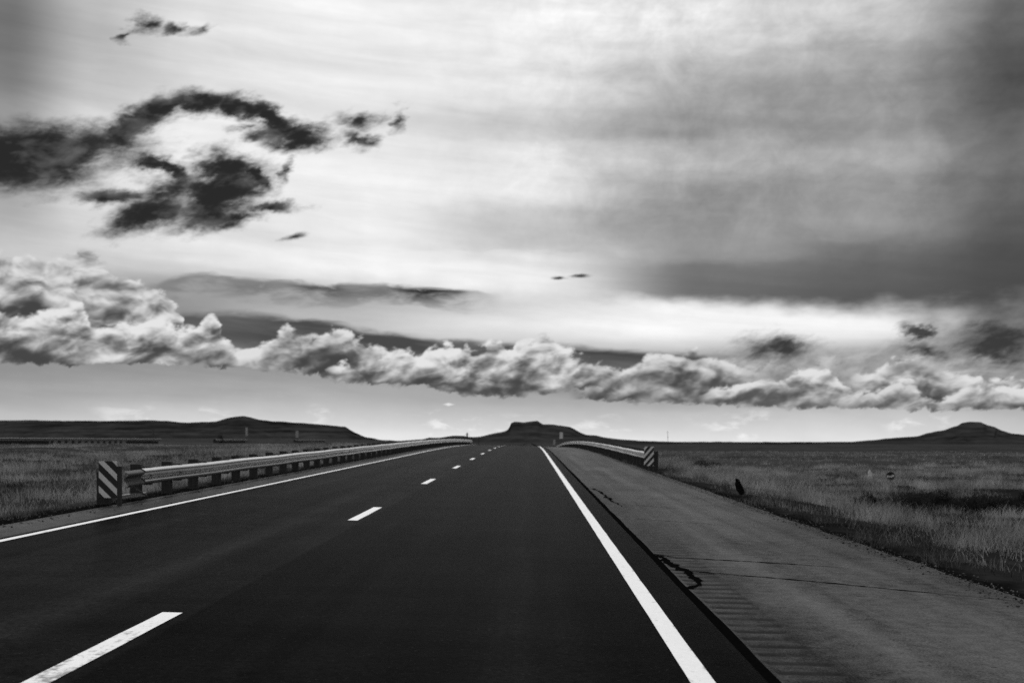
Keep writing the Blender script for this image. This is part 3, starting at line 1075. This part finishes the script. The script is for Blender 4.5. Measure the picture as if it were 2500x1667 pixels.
sign((5.6, 203, float(land(7.0, 203))), 'pale upright sign against the dark butte beyond the right guardrail', .58, 1.10, 2.75, m_white, 3.2)
sign((5.4, 252, float(land(7.0, 252))), 'faint lower sign just left of the pale one past the crest', .5, 1.15, 2.2, m_sheet, 2.7)
sign((-51.2, 207.5, 1.40), 'thin upright sign on a post beside the faint far left guardrail', .42, 1.5, 2.1, m_sheet, 2.8)
sign((-51.2, 252.5, 1.45), 'pale upright sign at the start of the farthest left guardrail', .62, 1.5, 1.9, m_sheet, 2.6)
sign((-51.2, 156.0, 1.36), 'dim small sign behind the end of the distant far left guardrail', .30, .8, 1.5, m_dull, 1.9)


def pole(loc, label, h, r, arm):
    t = thing('utility_pole', loc, label, 'utility pole', 'utility poles on the skyline')
    MB().tube([(0, 0, -.5), (0, 0, h * .5), (0, 0, h)], [r, r * .85, r * .7], 8).build('pole', m_wood, t)
    MB().box(-arm, arm, -.06, .06, h * .88, h * .88 + .12, .01).build('crossarm', m_wood, t)
    return t


pole((-22.0, 404, float(land(-22.0, 404))), 'stout utility pole standing on the skyline left of the butte', 5.9, .30, .75)
pole((-27.5, 620, float(land(-27.5, 620))), 'short distant pole between the stout pole and the butte', 5.2, .22, .6)
pole((109.0, 905, float(land(109.0, 905))), 'thin faint pole rising over the flat right horizon', 11.5, .16, .9)

# round sign and pale stone in the right-hand grassland
t = thing('round_sign', (20.3, 64.5, float(land(20.3, 64.5))), 'small round dark sign with a pale band, standing in the right grassland', 'sign')
dv, df = [], []
for k_, y_ in enumerate((-.008, .008)):
    for j in range(24):
        a = 2 * math.pi * j / 24
        dv.append((.245 * math.cos(a), y_, .245 * math.sin(a)))
df.append(tuple(range(24))); df.append(tuple(47 - j for j in range(24)))
df += [(j, 24 + j, 24 + (j + 1) % 24, (j + 1) % 24) for j in range(24)]
disc = make('panel', dv, df, m_black, t)
disc.location = (0, 0, .37)
# uneven pale lettering-like patches, too worn to read
bv = MB()
for x0, x1, a, c in ((-.205, -.12, -.075, .045), (-.095, -.035, -.06, .03), (-.01, .05, -.085, .02), (.06, .12, -.05, .06), (.12, .20, -.03, .075)):
    bv.box(x0, x1, -.013, -.0095, a, c)
bd = bv.build('band', m_white, disc)
MB().box(-.03, .03, .012, .06, -.3, .44, .004).build('post', m_dull, t)

sx, sy = 20.9, 70.5
v = []
for i in range(7):
    for j in range(10):
        th = 2 * math.pi * j / 10
        f = i / 6.0
        r = (.17 * (1 - f) ** .6 + .02) * (1 + .25 * math.sin(3 * th + i) + random.uniform(-.12, .12))
        v.append((r * math.cos(th) * .9, r * math.sin(th), -.06 + .62 * f + random.uniform(-.015, .015)))
f = [(i * 10 + j, i * 10 + (j + 1) % 10, (i + 1) * 10 + (j + 1) % 10, (i + 1) * 10 + j) for i in range(6) for j in range(10)] + [tuple(60 + j for j in range(10))]
st_ = make('stone', v, f, m_rock)
st_.location = (sx, sy, float(land(sx, sy)))
tag(st_, 'small pale pointed stone in the grass left of the round sign', 'stone')


# ===================================================================== VEGETATION
def blades(n, X, Y, Z, h, w, bend, lean=0.35):
    """n tapering two-piece blades as arrays of verts and quads"""
    th = rng.uniform(0, 2 * np.pi, n)
    ct, st2 = np.cos(th), np.sin(th)
    la = rng.uniform(0, 2 * np.pi, n)
    lm = rng.uniform(0.05, lean, n) * h
    bx, by = np.cos(la) * lm, np.sin(la) * lm
    V_ = np.zeros((n, 6, 3))
    for k_, (f, ww, bb) in enumerate(((0, 1.0, 0.0), (0.55, 0.8, 0.35), (1.0, 0.14, 1.0))):
        for s_, sg in ((0, -1), (1, 1)):
            V_[:, k_ * 2 + s_, 0] = X + ct * w * ww * sg * .5 + bx * bb * bend
            V_[:, k_ * 2 + s_, 1] = Y + st2 * w * ww * sg * .5 + by * bb * bend
            V_[:, k_ * 2 + s_, 2] = Z + h * f * (1 - 0.12 * bb * bend)
    i = np.arange(n)[:, None] * 6
    Q_ = np.concatenate([i + np.array([[0, 1, 3, 2]]), i + np.array([[2, 3, 5, 4]])], 0)
    return V_.reshape(-1, 3), Q_


def grass_patch(name, n, sampler, label, hmin, hmax, wk):
    X, Y = sampler(n)
    # gather into tufts
    n = len(X)
    pt = fbm(X * 0.55, Y * 0.55, 3)
    pt = pt + 0.55 * fbm(X * 1.7 + 40, Y * 1.7, 2)
    keep = rng.random(n) < np.clip(0.5 + pt * 2.0, 0.03, 1.0)
    X, Y, pt = X[keep], Y[keep], pt[keep]
    X, Y, pt = (np.repeat(q_, 7) for q_ in (X, Y, pt))
    n = len(X)
    spread = 0.07 + 0.0018 * Y
    X = X + rng.normal(0, 1, n) * spread
    Y = Y + rng.normal(0, 1, n) * spread
    ok = (X > 5.15 + 0.35 * fbm(Y * 0.8, Y * 0 + 6, 3)) | (X < -7.75)
    X, Y, pt = X[ok], Y[ok], pt[ok]
    n = len(X)
    hollow = (X > 15.0) & (np.abs(Y - 44.5 + (X - 18) * .25) < 6.5)
    ok = ~hollow | (rng.random(n) < 0.05)
    X, Y, pt = X[ok], Y[ok], pt[ok]
    n = len(X)
    edge = np.where(X > 0, X - 4.95, -7.6 - X)
    h = (hmin + (hmax - hmin) * rng.random(n) ** 1.6) * np.clip(0.75 + pt * 1.5, .3, 1.6) * (0.45 + 0.55 * ss(0.0, 2.2, edge)) * (1.0 - 0.6 * ss(20.0, 30.0, -X))
    w = (0.0045 + wk * Y) * rng.uniform(.7, 1.3, n)
    v, q_ = blades(n, X, Y, land(X, Y) - 0.02, h, w, 1.0, 1.0)
    o = make_np(name, v, q_, m_grass)
    return tag(o, label, 'grass', kind='stuff')


def right_sampler(n):
    Y = 9.0 + (100.0 - 9.0) * rng.random(n * 2) ** 1.45
    X = 5.0 + rng.random(n * 2) * 46.0
    ok = X < 0.475 * Y + 1.2
    return X[ok][:n], Y[ok][:n]


def left_sampler(n):
    Y = 13.0 + (130.0 - 13.0) * rng.random(n * 2) ** 1.7
    X = -7.6 - rng.random(n * 2) ** 1.2 * 52.0
    ok = -X < 0.51 * Y + 1.2
    return X[ok][:n], Y[ok][:n]


grass_patch('grass', 42000, right_sampler, 'dry tufted grass on the bank right of the shoulder', 0.09, 0.44, 0.00017)
grass_patch('grass', 36000, left_sampler, 'dry grass between the left guardrail and the other carriageway', 0.10, 0.38, 0.00018)


def far_sampler(n):
    Y = 80.0 + 200.0 * rng.random(n * 2) ** 1.5
    X = 6.0 + rng.random(n * 2) * 120.0
    ok = X < 0.475 * Y + 2
    return X[ok][:n], Y[ok][:n]


grass_patch('grass', 9000, far_sampler, 'thin far grass scattered over the plain on the right', 0.12, 0.34, 0.00018)


def bush_mesh(name, n, rx, ry, rz_, mat, seed):
    r_ = np.random.default_rng(seed)
    d = r_.normal(0, 1, (n, 3))
    d /= np.linalg.norm(d, axis=1)[:, None]
    rad = r_.random(n) ** 0.45
    lump = 1 + 0.35 * np.sin(d[:, 0] * 4 + seed) * np.cos(d[:, 1] * 5 + seed * 2)
    c = d * (rad * lump)[:, None] * np.array([rx, ry, rz_])
    c[:, 2] = np.abs(c[:, 2]) + 0.02
    s = r_.uniform(.018, .05, n) * (rx / 0.5) ** 0.5
    a = r_.normal(0, 1, (n, 3)); a /= np.linalg.norm(a, axis=1)[:, None]
    up = d + np.array([0, 0, .8]); up -= a * (up * a).sum(1)[:, None]; up /= np.linalg.norm(up, axis=1)[:, None]
    v = np.stack([c - a * s[:, None] * .4, c + a * s[:, None] * .4, c + up * s[:, None] * 2.0], 1).reshape(-1, 3)
    q_ = np.arange(n * 3).reshape(-1, 3)
    return v, q_


def bush(X, Y, r, h, label, seed, group='dark bushes in the right grassland', mat=None):
    t = thing('bush', (X, Y, float(land(X, Y)) - .03), label, 'bush', group)
    v, q_ = bush_mesh('foliage', int(1800 + 2600 * r), r, r * .8, h, mat, seed)
    make_np('foliage', v, q_, mat or m_bush, t)
    mb = MB()
    r_ = random.Random(seed)
    for i in range(7):
        a = r_.uniform(0, 6.28)
        mb.tube([(0, 0, -.05), (math.cos(a) * r * .3, math.sin(a) * r * .25, h * .45), (math.cos(a) * r * .7, math.sin(a) * r * .55, h * .85)], [.016, .011, .005], 5)
    mb.build('stems', m_wood, t)
    return t


BUSH = [
    (10.9, 37.0, .50, .42, 'round dark bush nearest the grey shoulder, alone on the grassy bank'),
    (15.6, 46.5, .95, .62, 'dark bush at the left end of the hollow, below the round sign'),
    (17.6, 46.0, 1.0, .55, 'second dark bush from the left end of the hollow'),
    (19.7, 45.3, 1.1, .6, 'third dark bush from the left end of the hollow'),
    (21.9, 45.6, 1.1, .55, 'dark bush at the right end of the hollow, at the photo edge'),
    (16.2, 44.3, .8, .42, 'low dark bush in front of the left end of the hollow'),
    (18.6, 43.6, .9, .42, 'low dark bush in front of the middle of the hollow'),
    (20.8, 43.0, .9, .45, 'low dark bush in front of the right end of the hollow'),
    (17.0, 48.6, 1.0, .55, 'dark bush standing right below the round sign, behind the hollow front row'),
    (23.6, 46.6, 1.2, .6, 'dark bush just outside the right edge behind the hollow'),
    (19.3, 48.2, 1.1, .5, 'dark bush in the back row of the hollow, right of the round sign'),
    (21.6, 48.4, 1.1, .5, 'rightmost dark bush in the back row of the hollow'),
    (11.6, 78.0, .8, .5, 'far dark bush on the plain above the leaning weed'),
    (14.6, 92.0, .9, .42, 'farthest dark bush, out on the plain between weed and pale stone'),
]
for i, (x_, y_, r_, h_, lb) in enumerate(BUSH):
    bush(x_, y_, r_, h_, lb, 11 + i)
bush(-51.8, 192.0, .55, 1.9, 'dark narrow bush above the faint far left guardrail', 40, None)

# loose gravel along the pavement edges
def gravel(name, n, x0, x1, d0, d1, label):
    Y = d0 + (d1 - d0) * rng.random(n) ** 1.5
    X = x0 + (x1 - x0) * rng.beta(2.0, 2.2, n)
    r = 0.005 + 0.020 * rng.random(n) ** 4
    z = np.where((X > -7.5) & (X < 4.82), road_z(np.clip(X, -7.5, 4.85), Y), np.maximum(land(X, Y), -9)) + r * 0.3
    base = np.array([[1, 0, 0], [-.5, .87, 0], [-.5, -.87, 0], [.1, .05, .75], [.0, .0, -.6]])
    th = rng.uniform(0, 6.283, n)
    jit_ = rng.uniform(.6, 1.4, (n, 5, 3))
    b_ = base[None] * jit_
    ct, st2 = np.cos(th)[:, None], np.sin(th)[:, None]
    vx = (b_[..., 0] * ct - b_[..., 1] * st2) * r[:, None] + X[:, None]
    vy = (b_[..., 0] * st2 + b_[..., 1] * ct) * r[:, None] + Y[:, None]
    vz = b_[..., 2] * r[:, None] + z[:, None]
    f_ = np.array([[0, 1, 3], [1, 2, 3], [2, 0, 3], [1, 0, 4], [2, 1, 4], [0, 2, 4]])
    fa = (np.arange(n)[:, None, None] * 5 + f_[None]).reshape(-1, 3)
    return tag(make_np(name, np.stack([vx, vy, vz], -1).reshape(-1, 3), fa, m_gravel), label, 'gravel', kind='stuff')


m_gravel, nt, b = material('gravel', 0.9, 0.0)
p, X, Y, Z = place(nt)
gg = nt.nodes.new('ShaderNodeNewGeometry')
grey(nt, 0.008 + G(gg.outputs['Random Per Island']) * 0.13, b.inputs['Base Color'])
gravel('gravel', 7000, 4.45, 5.5, 8.0, 60.0, 'loose gravel along the outer edge of the wide shoulder')
gravel('gravel', 2600, -8.3, -7.0, 12.0, 60.0, 'loose gravel along the narrow left shoulder')

# the leaning dark weed at the edge of the shoulder
wz = float(land(5.28, 28.8))
t = thing('weed', (5.30, 28.8, wz), 'dark leaning weed with a thick seed head at the shoulder edge', 'weed')
MB().tube([(.03, 0, -.05), (.02, 0, .12), (-.02, 0, .28), (-.075, .01, .48)], [.012, .011, .009, .006], 6).build('stem', m_wood, t)
r2 = np.random.default_rng(3)
n = 1500
s = r2.random(n)
cx = np.interp(s, [0, .4, 1], [.03, -.03, -.10]); cz = .16 + .36 * s
wd = 0.075 * np.sin(np.pi * np.clip(s * .86 + .14, 0, 1)) ** .7
wd = wd * 0.85
ang = r2.uniform(0, 6.283, n); rr = wd * r2.random(n) ** .7 * 1.25
c = np.stack([cx + np.cos(ang) * rr, np.sin(ang) * rr, cz], -1)
a = r2.normal(0, 1, (n, 3)); a /= np.linalg.norm(a, axis=1)[:, None]
u = np.stack([np.cos(ang) * .6, np.sin(ang) * .6, np.ones(n)], -1); u /= np.linalg.norm(u, axis=1)[:, None]
sz = r2.uniform(.008, .026, n)[:, None] * (0.6 + 0.8 * r2.random((n, 1)))
v = np.stack([c - a * sz, c + a * sz, c + u * sz * 2.4], 1).reshape(-1, 3)
make_np('seed_head', v, np.arange(n * 3).reshape(-1, 3), m_weed, t)

# ===================================================================== RENDER SETTINGS
scene.cycles.max_bounces = 5
scene.cycles.diffuse_bounces = 2
scene.cycles.glossy_bounces = 2
scene.cycles.transmission_bounces = 3
scene.cycles.use_adaptive_sampling = True
scene.cycles.adaptive_threshold = 0.015
scene.cycles.adaptive_min_samples = 64
scene.cycles.use_denoising = False
